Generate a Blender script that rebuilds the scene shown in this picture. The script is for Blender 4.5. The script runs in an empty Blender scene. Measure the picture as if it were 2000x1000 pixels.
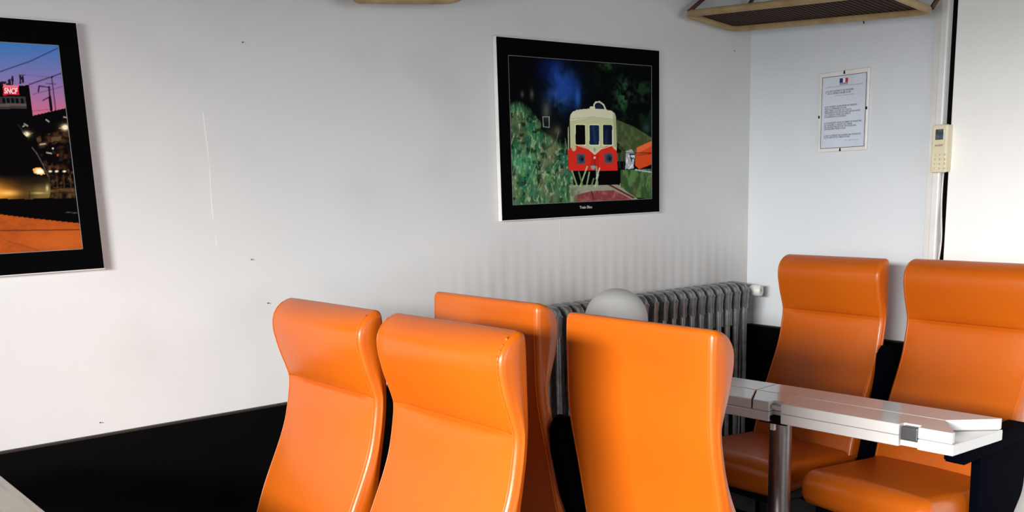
import bpy, bmesh, math, random
import numpy as np
from mathutils import Vector, Matrix, noise as mnoise
random.seed(4)
sc = bpy.context.scene
COL = sc.collection
R = math.radians
EYE = 1.46            # camera height above the floor

# ------------------------------------------------------------------ camera
YAW, PITCH, ROLL = R(53.128), R(-11.025), R(-1.828)
CAM = Vector((-3.62345, -2.89673, EYE))
_cy, _sy, _cp, _sp = math.cos(YAW), math.sin(YAW), math.cos(PITCH), math.sin(PITCH)
_f = Vector((_cy*_cp, _sy*_cp, _sp)); _r = Vector((_sy, -_cy, 0)); _u = _r.cross(_f)
_r2 = _r*math.cos(ROLL) + _u*math.sin(ROLL); _u2 = -_r*math.sin(ROLL) + _u*math.cos(ROLL)
cd = bpy.data.cameras.new('camera'); cam = bpy.data.objects.new('camera', cd); COL.objects.link(cam)
cd.sensor_width = 36; cd.lens = 36*1800/2000; cd.shift_y = 218.8/2000; cd.clip_start = 0.02
M = Matrix.Identity(4)
for i in range(3):
    M[i][0], M[i][1], M[i][2], M[i][3] = _r2[i], _u2[i], -_f[i], CAM[i]
cam.matrix_world = M
sc.camera = cam

# ------------------------------------------------------------------ light
w = bpy.data.worlds.new('world'); sc.world = w; w.use_nodes = True
bg = w.node_tree.nodes['Background']; bg.inputs[0].default_value = (0.80, 0.88, 1.0, 1); bg.inputs[1].default_value = 1.0
def area(name, loc, aim, sx, sy, power, col):
    l = bpy.data.lights.new(name, 'AREA'); l.shape = 'RECTANGLE'; l.size = sx; l.size_y = sy
    l.energy = power; l.color = col
    o = bpy.data.objects.new(name, l); COL.objects.link(o); o.location = loc
    o.rotation_euler = (Vector(aim)-Vector(loc)).to_track_quat('-Z', 'Y').to_euler()
    return o
# daylight entering through the windows behind and beside the camera
wide = area('window_daylight_back', (-6.15, -3.1, 1.30), (0, -2.2, .35), 3.0, 1.3, 60, (0.96, 0.985, 1.0)); wide.data.spread = R(125)
# bright sky seen only from low down, through the upper part of the back window
beam = area('sky_daylight_back', (-9.2, -3.25, 2.65), (0, -3.25, 1.0), 5.2, 0.9, 1950, (1.0, 0.995, 0.985))
side = area('window_daylight_side', (-2.3, -6.1, 1.35), (-1.9, 0, .40), 2.6, 1.3, 28, (0.93, 0.97, 1.0)); side.data.spread = R(110)
sc.view_settings.view_transform = 'Standard'; sc.view_settings.look = 'None'
sc.view_settings.exposure = 0.0; sc.view_settings.gamma = 1.0; sc.view_settings.use_curve_mapping = False

# ------------------------------------------------------------------ helpers
def lin(c):
    c = c/255.0
    return c/12.92 if c <= 0.04045 else ((c+0.055)/1.055)**2.4
def rgb(r, g, b): return (lin(r), lin(g), lin(b), 1)

def mat(name, col, rough=0.5, spec=0.5, metal=0.0, col2=None, nscale=8.0, bump=0.0, bscale=60.0, coat=0.0, rvar=0.0, detail=4.0):
    m = bpy.data.materials.new(name); m.use_nodes = True
    nt = m.node_tree; b = nt.nodes['Principled BSDF']
    b.inputs['Base Color'].default_value = col; b.inputs['Roughness'].default_value = rough
    b.inputs['Specular IOR Level'].default_value = spec; b.inputs['Metallic'].default_value = metal
    b.inputs['Coat Weight'].default_value = coat
    tc = nt.nodes.new('ShaderNodeTexCoord')
    n = nt.nodes.new('ShaderNodeTexNoise'); n.inputs['Scale'].default_value = nscale; n.inputs['Detail'].default_value = detail
    nt.links.new(tc.outputs['Object'], n.inputs['Vector'])
    mx = nt.nodes.new('ShaderNodeMixRGB'); mx.inputs[1].default_value = col
    mx.inputs[2].default_value = col2 if col2 else tuple(x*0.9 for x in col[:3])+(1,)
    ra = nt.nodes.new('ShaderNodeValToRGB'); ra.color_ramp.elements[0].position = .35; ra.color_ramp.elements[1].position = .7
    nt.links.new(n.outputs['Fac'], ra.inputs[0]); nt.links.new(ra.outputs[0], mx.inputs[0])
    nt.links.new(mx.outputs[0], b.inputs['Base Color'])
    if rvar:
        mp = nt.nodes.new('ShaderNodeMapRange'); mp.inputs[3].default_value = rough-rvar; mp.inputs[4].default_value = rough+rvar
        nt.links.new(n.outputs['Fac'], mp.inputs[0]); nt.links.new(mp.outputs[0], b.inputs['Roughness'])
    if bump:
        n2 = nt.nodes.new('ShaderNodeTexNoise'); n2.inputs['Scale'].default_value = bscale; n2.inputs['Detail'].default_value = 3
        nt.links.new(tc.outputs['Object'], n2.inputs['Vector'])
        bp = nt.nodes.new('ShaderNodeBump'); bp.inputs['Strength'].default_value = bump; bp.inputs['Distance'].default_value = 0.01
        nt.links.new(n2.outputs['Fac'], bp.inputs['Height']); nt.links.new(bp.outputs[0], b.inputs['Normal'])
    return m

def link(name, me, m, parent=None, smooth=True):
    o = bpy.data.objects.new(name, me); COL.objects.link(o)
    if m is not None:
        me.materials.clear(); me.materials.append(m)
    if parent: o.parent = parent
    return o
def obj(name, bm, m, parent=None, smooth=False, angle=None):
    bmesh.ops.recalc_face_normals(bm, faces=bm.faces)
    me = bpy.data.meshes.new(name); bm.to_mesh(me); bm.free()
    if smooth or angle:
        for p in me.polygons: p.use_smooth = True
        if angle:
            me.set_sharp_from_angle(angle=R(angle))
    return link(name, me, m, parent)
def thing(name, label, cat, loc=(0, 0, 0), rotz=0, group=None):
    o = bpy.data.objects.new(name, None); COL.objects.link(o); o.empty_display_size = .1
    o.location = loc; o.rotation_euler = (0, 0, rotz); tag(o, label, cat, group); return o
def tag(o, label, cat, group=None):
    o['label'] = label; o['category'] = cat
    if group: o['group'] = group
    return o
def struct(o):
    o['kind'] = 'structure'; return o
def dup(o, parent=None):
    c = o.copy(); COL.objects.link(c)
    if parent is not None:
        c.parent = parent; c.matrix_parent_inverse = o.matrix_parent_inverse
    for ch in list(o.children): dup(ch, c)
    return c

def bx(bm, x0, x1, y0, y1, z0, z1, bev=0.0, seg=2, Mx=None):
    r = bmesh.ops.create_cube(bm, size=1.0)
    vs = r['verts']
    for v in vs:
        v.co = Vector((x0+(v.co.x+.5)*(x1-x0), y0+(v.co.y+.5)*(y1-y0), z0+(v.co.z+.5)*(z1-z0)))
    if bev:
        es = list({e for v in vs for e in v.link_edges})
        out = bmesh.ops.bevel(bm, geom=es, offset=bev, segments=seg, affect='EDGES', profile=.5)
        vs = list({v for f in out['faces'] for v in f.verts} | {v for v in vs if v.is_valid})
    if Mx is not None:
        for v in vs: v.co = Mx @ v.co
    return bm
def box(*a, **k): return bx(bmesh.new(), *a, **k)
def tube(bm, pts, rad, n=10, closed=False, cap=True):
    pts = [Vector(p) for p in pts]; N = len(pts)
    rads = rad if isinstance(rad, (list, tuple)) else [rad]*N
    rings = []; up = None
    for i, p in enumerate(pts):
        if closed: t = (pts[(i+1) % N]-pts[i-1]).normalized()
        else: t = (pts[min(i+1, N-1)]-pts[max(i-1, 0)]).normalized()
        if up is None:
            up = Vector((0, 0, 1)) if abs(t.z) < .9 else Vector((1, 0, 0))
        a = (up - t*up.dot(t)).normalized(); b = t.cross(a); up = a
        rings.append([bm.verts.new(p+(a*math.cos(2*math.pi*k/n)+b*math.sin(2*math.pi*k/n))*rads[i]) for k in range(n)])
    rng = range(N) if closed else range(N-1)
    for i in rng:
        A, B = rings[i], rings[(i+1) % N]
        for k in range(n): bm.faces.new((A[k], A[(k+1) % n], B[(k+1) % n], B[k]))
    if cap and not closed:
        bm.faces.new(rings[0][::-1]); bm.faces.new(rings[-1])
    return bm
def lathe(bm, prof, n=32, Mx=None):
    rings = []
    for r, z in prof:
        ring = [bm.verts.new((r*math.cos(2*math.pi*k/n), r*math.sin(2*math.pi*k/n), z)) for k in range(n)] if r > 1e-6 else [bm.verts.new((0, 0, z))]
        rings.append(ring)
    for A, B in zip(rings, rings[1:]):
        for k in range(n):
            a, b = A[k % len(A)], A[(k+1) % len(A)]; c, d = B[(k+1) % len(B)], B[k % len(B)]
            q = []
            for v in (a, b, c, d):
                if v not in q: q.append(v)
            if len(q) > 2: bm.faces.new(q)
    if Mx is not None:
        for ring in rings:
            for v in ring: v.co = Mx @ v.co
    return bm
def prism(bm, poly, y0, y1, bev=0.0, axis='y'):
    """polygon in (a,b) extruded from y0 to y1; axis names the extrusion direction"""
    def P(a, b, t):
        return {'y': (a, t, b), 'z': (a, b, t), 'x': (t, a, b)}[axis]
    A = [bm.verts.new(P(a, b, y0)) for a, b in poly]; B = [bm.verts.new(P(a, b, y1)) for a, b in poly]
    fs = [bm.faces.new(A), bm.faces.new(B[::-1])]; n = len(poly)
    for i in range(n): fs.append(bm.faces.new((A[i], B[i], B[(i+1) % n], A[(i+1) % n])))
    if bev:
        es = list({e for f in fs[:2] for e in f.edges})
        bmesh.ops.bevel(bm, geom=es, offset=bev, segments=3, affect='EDGES', profile=.5)
    return bm
def fillet(pts, rads, n=6):
    out = []; N = len(pts)
    for i in range(N):
        p = Vector(pts[i]); a = Vector(pts[i-1]); b = Vector(pts[(i+1) % N]); r = rads[i] if isinstance(rads, (list, tuple)) else rads
        if r <= 0: out.append(tuple(p)); continue
        d1 = (a-p).normalized(); d2 = (b-p).normalized(); ang = d1.angle(d2); t = r/math.tan(ang/2)
        c = p+(d1+d2).normalized()*(r/math.sin(ang/2)); s = p+d1*t; e = p+d2*t
        for k in range(n+1):
            v = (s-c).lerp(e-c, k/n); v = v.normalized()*r; out.append(tuple(c+v))
    return out
def text_mesh(name, body, size, m, parent, Mx, align='LEFT', shear=0.0, width=None, space=1.0, bold=0.0):
    cu = bpy.data.curves.new('tmp_text', 'FONT'); cu.body = body; cu.size = size; cu.align_x = align; cu.shear = shear; cu.space_character = space
    cu.extrude = 0.0002; cu.offset = bold
    o = bpy.data.objects.new('tmp_text', cu); COL.objects.link(o)
    dg = bpy.context.evaluated_depsgraph_get(); dg.update()
    me = bpy.data.meshes.new_from_object(o.evaluated_get(dg)); me.name = name
    bpy.data.objects.remove(o); bpy.data.curves.remove(cu)
    if width and me.vertices:
        xs = [v.co.x for v in me.vertices]; k = width/(max(xs)-min(xs))
        me.transform(Matrix.Diagonal((k, 1, 1, 1)))
    me.transform(Mx)
    return link(name, me, m, parent)

# ------------------------------------------------------------------ materials
def leather(name, base, worn):
    m = mat(name, base, rough=.33, spec=.38, col2=worn, nscale=2.2, bump=.03, bscale=150, rvar=.05, coat=.06)
    return m
LEATHER = leather('orange_leatherette', rgb(187, 89, 13), rgb(178, 81, 11))
PIPE = mat('orange_piping', rgb(196, 100, 26), rough=.3, spec=.5, nscale=40)
NAVY = mat('navy_plastic', rgb(2, 3, 12), rough=.85, spec=.02, col2=rgb(2, 3, 10))
BLACKM = mat('dark_painted_steel', rgb(8, 9, 12), rough=.5, spec=.15)
RIM = mat('blue_grey_rim', rgb(58, 72, 92), rough=.35)
WAINS = mat('black_panelling', rgb(5, 5, 6), rough=.7, spec=.06, col2=rgb(3, 3, 4), nscale=3)
CAPM = mat('panelling_cap', rgb(46, 40, 34), rough=.55, spec=.2)
LAMI = mat('pale_table_laminate', rgb(206, 202, 198), rough=.13, spec=.9, col2=rgb(200, 196, 191), nscale=5)
ALU = mat('brushed_aluminium', rgb(170, 170, 172), rough=.35, metal=.9, nscale=50)
DGREY = mat('dark_grey_metal', rgb(96, 96, 98), rough=.4, metal=.7, nscale=60)
STEEL = mat('satin_steel', rgb(150, 142, 138), rough=.32, metal=1.0, nscale=30, bump=.04, bscale=40)
RAD = mat('gunmetal_radiator_paint', rgb(140, 141, 140), rough=.27, metal=.55, col2=rgb(112, 113, 113), nscale=30, bump=.08, bscale=120)
GLASS = mat('frosted_white_glass', rgb(178, 177, 174), rough=.4, spec=.4, col2=rgb(172, 171, 168), nscale=6)
CREAM = mat('cream_plastic', rgb(232, 222, 190), rough=.4, col2=rgb(226, 214, 180))
WHITEP = mat('white_plastic', rgb(236, 234, 230), rough=.4)
TUBE = mat('cream_painted_tube', rgb(172, 148, 106), rough=.5, col2=rgb(150, 124, 84), nscale=14, bump=.05)
BROWN = mat('brown_lacquered_bracket', rgb(74, 32, 18), rough=.5)
MATTE_BLACK = mat('black_mount_board', rgb(3, 3, 4), rough=.7, spec=.03)
BOARD = mat('white_board_edge', rgb(238, 236, 232), rough=.5)
LINEW = mat('thin_pale_rule', rgb(120, 122, 124), rough=.6)
PAPER = mat('white_paper', rgb(214, 222, 234), rough=.7)
INK = mat('dark_ink', rgb(34, 38, 54), rough=.8)
INKL = mat('faint_ink', rgb(150, 158, 172), rough=.8)
FBLUE = mat('flag_blue', rgb(28, 42, 110), rough=.7); FRED = mat('flag_red', rgb(196, 40, 44), rough=.7); FWHITE = mat('flag_white', rgb(250, 250, 250), rough=.7)
DARK = mat('dark_gap', rgb(10, 9, 8), rough=.9, spec=.05)
CEIL = mat('darkened_ceiling', rgb(84, 80, 74), rough=.8, spec=.1)  # unseen ceiling, coloured dark to cut the light bounced onto the walls
TRIMW = mat('white_gloss_trim', rgb(232, 230, 226), rough=.35)
CABLE = mat('white_cable', rgb(226, 224, 218), rough=.5)

def wall_mat(name, base, base2, streak=None):
    m = mat(name, base, rough=.55, spec=.25, col2=base2, nscale=1.3, bump=.035, bscale=26, detail=6)
    if not streak: return m
    nt = m.node_tree; b = nt.nodes['Principled BSDF']; L = nt.links
    src = b.inputs['Base Color'].links[0].from_socket
    tc = nt.nodes.new('ShaderNodeTexCoord'); sep = nt.nodes.new('ShaderNodeSeparateXYZ'); L.new(tc.outputs['Object'], sep.inputs[0])
    def mth(op, a, bb=None):
        n = nt.nodes.new('ShaderNodeMath'); n.operation = op
        for i, v in enumerate((a, bb)):
            if v is None: continue
            if isinstance(v, (int, float)): n.inputs[i].default_value = v
            else: L.new(v, n.inputs[i])
        return n.outputs[0]
    def ramp(v, a0, a1, b0=0.0, b1=1.0):
        n = nt.nodes.new('ShaderNodeMapRange'); n.interpolation_type = 'SMOOTHSTEP'
        L.new(v, n.inputs[0]); n.inputs[1].default_value = a0; n.inputs[2].default_value = a1; n.inputs[3].default_value = b0; n.inputs[4].default_value = b1
        return n.outputs[0]
    x, z = sep.outputs[0], sep.outputs[2]
    # dust streaks that rise from the gaps between the radiator sections
    cx = nt.nodes.new('ShaderNodeCombineXYZ'); L.new(mth('MULTIPLY', x, 9.0), cx.inputs[0]); L.new(mth('MULTIPLY', z, .5), cx.inputs[2])
    ns = nt.nodes.new('ShaderNodeTexNoise'); ns.inputs['Scale'].default_value = 1.0; ns.inputs['Detail'].default_value = 2; L.new(cx.outputs[0], ns.inputs['Vector'])
    wv = mth('ADD', mth('MULTIPLY', mth('SINE', mth('MULTIPLY', x, 2*math.pi/.0595)), .5), .5)
    st = mth('ADD', mth('MULTIPLY', wv, .55), mth('MULTIPLY', ns.outputs['Fac'], .6))
    fz = mth('MULTIPLY', ramp(z, .85, 1.0), ramp(z, 1.0, 1.34, 1.0, 0.0))
    fx = mth('MULTIPLY', ramp(x, -2.0, -1.45), ramp(x, -.25, -.05, 1, 0))
    d1 = mth('MULTIPLY', mth('MULTIPLY', st, fz), fx)
    # broad noisy tone behind the seats, darker towards the bottom
    n2 = nt.nodes.new('ShaderNodeTexNoise'); n2.inputs['Scale'].default_value = 2.5; n2.inputs['Detail'].default_value = 5; L.new(tc.outputs['Object'], n2.inputs['Vector'])
    d2 = mth('MULTIPLY', mth('MULTIPLY', ramp(z, .9, 1.28, 1, 0), ramp(x, -2.1, -1.7)), mth('MULTIPLY', n2.outputs['Fac'], .3))
    d3 = mth('MULTIPLY', ramp(n2.outputs['Fac'], .5, .75), .10)
    tot = mth('ADD', mth('ADD', mth('MULTIPLY', d1, .27), d2), d3)
    mx = nt.nodes.new('ShaderNodeMixRGB'); L.new(tot, mx.inputs[0]); L.new(src, mx.inputs[1]); mx.inputs[2].default_value = rgb(118, 104, 98)
    # hairline white seams in the paint
    def seam(xc, z0, z1, hw):
        wob = mth('MULTIPLY', mth('SINE', mth('MULTIPLY', z, 23.0)), .002)
        dx = mth('ABSOLUTE', mth('SUBTRACT', mth('ADD', x, wob), xc))
        inb = mth('LESS_THAN', dx, hw); zz = mth('MULTIPLY', mth('GREATER_THAN', z, z0), mth('LESS_THAN', z, z1))
        n3 = nt.nodes.new('ShaderNodeTexNoise'); n3.inputs['Scale'].default_value = 9; L.new(tc.outputs['Object'], n3.inputs['Vector'])
        return mth('MULTIPLY', mth('MULTIPLY', inb, zz), ramp(n3.outputs['Fac'], .4, .52))
    s = mth('ADD', seam(-2.601, 1.31, 1.72, .0016), seam(-1.19, 1.25, 1.335, .0012))
    mx2 = nt.nodes.new('ShaderNodeMixRGB'); L.new(mth('MULTIPLY', s, .42), mx2.inputs[0]); L.new(mx.outputs[0], mx2.inputs[1]); mx2.inputs[2].default_value = rgb(250, 248, 246)
    L.new(mx2.outputs[0], b.inputs['Base Color'])
    return m
WALL_A = wall_mat('dusty_white_wall_paint', rgb(212, 211, 209), rgb(206, 206, 205), True)
WALL_B = wall_mat('cool_white_wall_paint', rgb(222, 226, 229), rgb(217, 222, 226))
WALL_C = wall_mat('tan_wall_paint', rgb(132, 124, 114), rgb(124, 116, 108))
DOORM = mat('white_gloss_door', rgb(252, 251, 247), rough=.3, spec=.5, col2=rgb(250, 249, 245))

def floor_mat():
    m = mat('grey_tiles', rgb(96, 96, 100), rough=.4, col2=rgb(84, 84, 88), nscale=6)
    nt = m.node_tree; b = nt.nodes['Principled BSDF']; src = b.inputs['Base Color'].links[0].from_socket
    br = nt.nodes.new('ShaderNodeTexBrick'); br.offset = 0; br.inputs['Scale'].default_value = 1.0
    br.inputs['Brick Width'].default_value = .3; br.inputs['Row Height'].default_value = .3; br.inputs['Mortar Size'].default_value = .004
    tc = nt.nodes.new('ShaderNodeTexCoord'); nt.links.new(tc.outputs['Object'], br.inputs['Vector'])
    nt.links.new(src, br.inputs['Color1']); nt.links.new(src, br.inputs['Color2']); br.inputs['Mortar'].default_value = rgb(60, 60, 62)
    nt.links.new(br.outputs['Color'], b.inputs['Base Color']); return m
FLOORM = floor_mat()

# ------------------------------------------------------------------ room shell
XB, YB, ZC = -6.0, -6.0, 2.75
WZ = EYE-.685                                        # top of the black panelling
GAP0, GAP1 = -.957, -.978                            # the open joint beside the door
struct(obj('floor', box(XB-.1, .25, YB-.1, .1, -.1, 0), FLOORM))
struct(obj('ceiling', box(XB-.1, .25, YB-.1, .1, ZC, ZC+.1), CEIL))
struct(obj('wall_left', box(XB-.1, .25, 0, .1, 0, ZC), WALL_A))
bm = box(0, .1, GAP0, 0, 0, ZC); bx(bm, 0, .1, YB, -2.05, 0, ZC); bx(bm, 0, .1, -2.05, GAP1, 2.45, ZC)
struct(obj('wall_right', bm, WALL_B))
def holed(fix, lo, hi, o0, o1, z0, z1, axis):
    bm = bmesh.new()
    for a, b, c, d in ((lo, hi, 0, z0), (lo, hi, z1, ZC), (lo, o0, z0, z1), (o1, hi, z0, z1)):
        if axis == 'x': bx(bm, fix-.1, fix, a, b, c, d)
        else: bx(bm, a, b, fix-.1, fix, c, d)
    return bm
struct(obj('wall_back', holed(XB, YB, 0, -4.6, -1.5, .75, 2.2, 'x'), WALL_C))
struct(obj('wall_near', holed(YB, XB, .1, -3.6, -1.0, .75, 2.35, 'y'), WALL_C))
def window(n, fix, a0, a1, z0, z1, axis):
    bm = bmesh.new(); t = .05
    rects = [(a0, a1, z0, z0+t), (a0, a1, z1-t, z1), (a0, a0+t, z0, z1), (a1-t, a1, z0, z1), ((a0+a1)/2-t/2, (a0+a1)/2+t/2, z0, z1)]
    for a, b, c, d in rects:
        if axis == 'x': bx(bm, fix-.08, fix-.02, a, b, c, d)
        else: bx(bm, a, b, fix-.08, fix-.02, c, d)
    return struct(obj('window_%d' % n, bm, TRIMW))
window(1, XB, -4.6, -1.5, .75, 2.2, 'x'); window(2, YB, -3.6, -1.0, .75, 2.35, 'y')
# black panelling with its thin cap
struct(obj('baseboard_left', box(XB, 0, -.014, 0, 0, WZ-.006), WAINS))
struct(obj('baseboard_right', box(-.014, 0, GAP0+.001, -.014, 0, WZ-.006), WAINS))
struct(obj('trim_1', box(XB, -.018, -.018, 0, WZ-.006, WZ, bev=.001), CAPM))
struct(obj('trim_2', box(-.018, 0, GAP0+.001, -.018, WZ-.006, WZ, bev=.001), CAPM))
# white post beside the door: a flat strip, a raised strip, then a dark strip for the joint's shade
bm = box(-.012, 0, -.926, -.895, WZ, ZC, bev=.003); bx(bm, -.030, 0, -.957, -.926, WZ, ZC, bev=.005)
struct(obj('trim_3', bm, TRIMW))
struct(obj('joint_shade_strip', box(.004, .044, GAP1+.0005, GAP0-.0005, 0, ZC), DARK))  # dark strip added inside the open joint in place of its shade
d = struct(obj('door_1', box(-.004, .045, -2.04, GAP1, .01, 2.44, bev=.004), DOORM))
bm = bmesh.new(); tube(bm, [(-.004, -1.93, 1.02), (-.05, -1.93, 1.02), (-.055, -1.91, 1.02), (-.055, -1.82, 1.015)], .009, 12)
bx(bm, -.010, -.003, -1.955, -1.905, .93, 1.12, bev=.003)
obj('door_handle', bm, ALU, d, smooth=True, angle=35)

# ------------------------------------------------------------------ printed pictures (painted into the print's colour attribute)
def hom(src, dst):
    A = []; B = []
    for (u, v), (x, y) in zip(src, dst):
        A.append([u, v, 1, 0, 0, 0, -u*x, -v*x]); B.append(x)
        A.append([0, 0, 0, u, v, 1, -u*y, -v*y]); B.append(y)
    h = np.linalg.solve(np.array(A, float), np.array(B, float)); return np.append(h, 1).reshape(3, 3)
class Paint:
    def __init__(s, X, Y): s.X, s.Y = X, Y; s.C = np.zeros(X.shape+(3,)); s.rng = np.random.RandomState(7)
    def mask(s, m, col, a=1.0):
        m = np.clip(m, 0, 1)*a; s.C = s.C*(1-m[..., None])+np.array(col, float)*m[..., None]
    def noise(s, fx, fy, seed):
        rs = np.random.RandomState(seed); G = rs.rand(64, 64)
        def smp(gx, gy):
            x0 = np.floor(gx).astype(int); y0 = np.floor(gy).astype(int); tx = gx-x0; ty = gy-y0
            tx = tx*tx*(3-2*tx); ty = ty*ty*(3-2*ty)
            g = lambda a, b: G[b % 64, a % 64]
            return (g(x0, y0)*(1-tx)+g(x0+1, y0)*tx)*(1-ty)+(g(x0, y0+1)*(1-tx)+g(x0+1, y0+1)*tx)*ty
        out = 0; amp = 1; tot = 0
        for o in range(3):
            out = out+amp*smp(s.X*fx*2**o+o*7.3, s.Y*fy*2**o+o*3.1); tot += amp; amp *= .55
        return out/tot
    def poly(s, pts, soft=0.0):
        inside = np.zeros(s.X.shape, bool); n = len(pts)
        for i in range(n):
            x1, y1 = pts[i]; x2, y2 = pts[(i+1) % n]
            if y1 == y2: continue
            c = ((y1 > s.Y) != (y2 > s.Y)) & (s.X < (x2-x1)*(s.Y-y1)/(y2-y1)+x1); inside ^= c
        return inside.astype(float)
    def seg(s, a, b, wd):
        ax, ay = a; bx_, by = b; dx, dy = bx_-ax, by-ay; t = np.clip(((s.X-ax)*dx+(s.Y-ay)*dy)/(dx*dx+dy*dy+1e-9), 0, 1)
        return np.clip((wd/2+.7-np.hypot(s.X-ax-t*dx, s.Y-ay-t*dy))/1.4, 0, 1)
    def line(s, pts, wd, col, a=1.0):
        for p, q in zip(pts, pts[1:]): s.mask(s.seg(p, q, wd), col, a)
    def ell(s, cx, cy, rx, ry, soft=.15):
        d = np.hypot((s.X-cx)/rx, (s.Y-cy)/ry); return np.clip((1-d)/soft, 0, 1)
    def blob(s, cx, cy, rx, ry): return np.exp(-(((s.X-cx)/rx)**2+((s.Y-cy)/ry)**2))
def print_mesh(name, x0, x1, z0, z1, y, nx, nz, corners, painter, parent, m):
    u = np.linspace(0, 1, nx); v = np.linspace(0, 1, nz); U, V = np.meshgrid(u, v)
    H = hom([(0, 1), (1, 1), (1, 0), (0, 0)], corners)          # TL TR BR BL of the print in the painter's own units
    wd = H[2, 0]*U+H[2, 1]*V+1; PX = (H[0, 0]*U+H[0, 1]*V+H[0, 2])/wd; PY = (H[1, 0]*U+H[1, 1]*V+H[1, 2])/wd
    p = Paint(PX, PY); painter(p)
    co = np.stack([x0+U*(x1-x0), np.full(U.shape, y), z0+V*(z1-z0)], -1).reshape(-1, 3)
    idx = np.arange(nx*nz).reshape(nz, nx)
    F = np.stack([idx[:-1, :-1], idx[:-1, 1:], idx[1:, 1:], idx[1:, :-1]], -1).reshape(-1, 4)
    me = bpy.data.meshes.new(name); me.vertices.add(len(co)); me.vertices.foreach_set('co', co.ravel())
    me.loops.add(F.size); me.loops.foreach_set('vertex_index', F.ravel().astype(np.int32))
    me.polygons.add(len(F)); me.polygons.foreach_set('loop_start', np.arange(0, F.size, 4, dtype=np.int32))
    me.update(calc_edges=True)
    c = np.clip(p.C.reshape(-1, 3)/255.0, 0, 1); c = np.where(c <= .04045, c/12.92, ((c+.055)/1.055)**2.4)
    at = me.color_attributes.new('ink', 'FLOAT_COLOR', 'POINT')
    at.data.foreach_set('color', np.concatenate([c, np.ones((len(c), 1))], 1).astype(np.float32).ravel())
    return link(name, me, m, parent)
PRINT = bpy.data.materials.new('printed_photograph'); PRINT.use_nodes = True
_nt = PRINT.node_tree; _b = _nt.nodes['Principled BSDF']; _a = _nt.nodes.new('ShaderNodeVertexColor'); _a.layer_name = 'ink'
_nt.links.new(_a.outputs[0], _b.inputs['Base Color']); _b.inputs['Roughness'].default_value = .7; _b.inputs['Specular IOR Level'].default_value = .02

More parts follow.
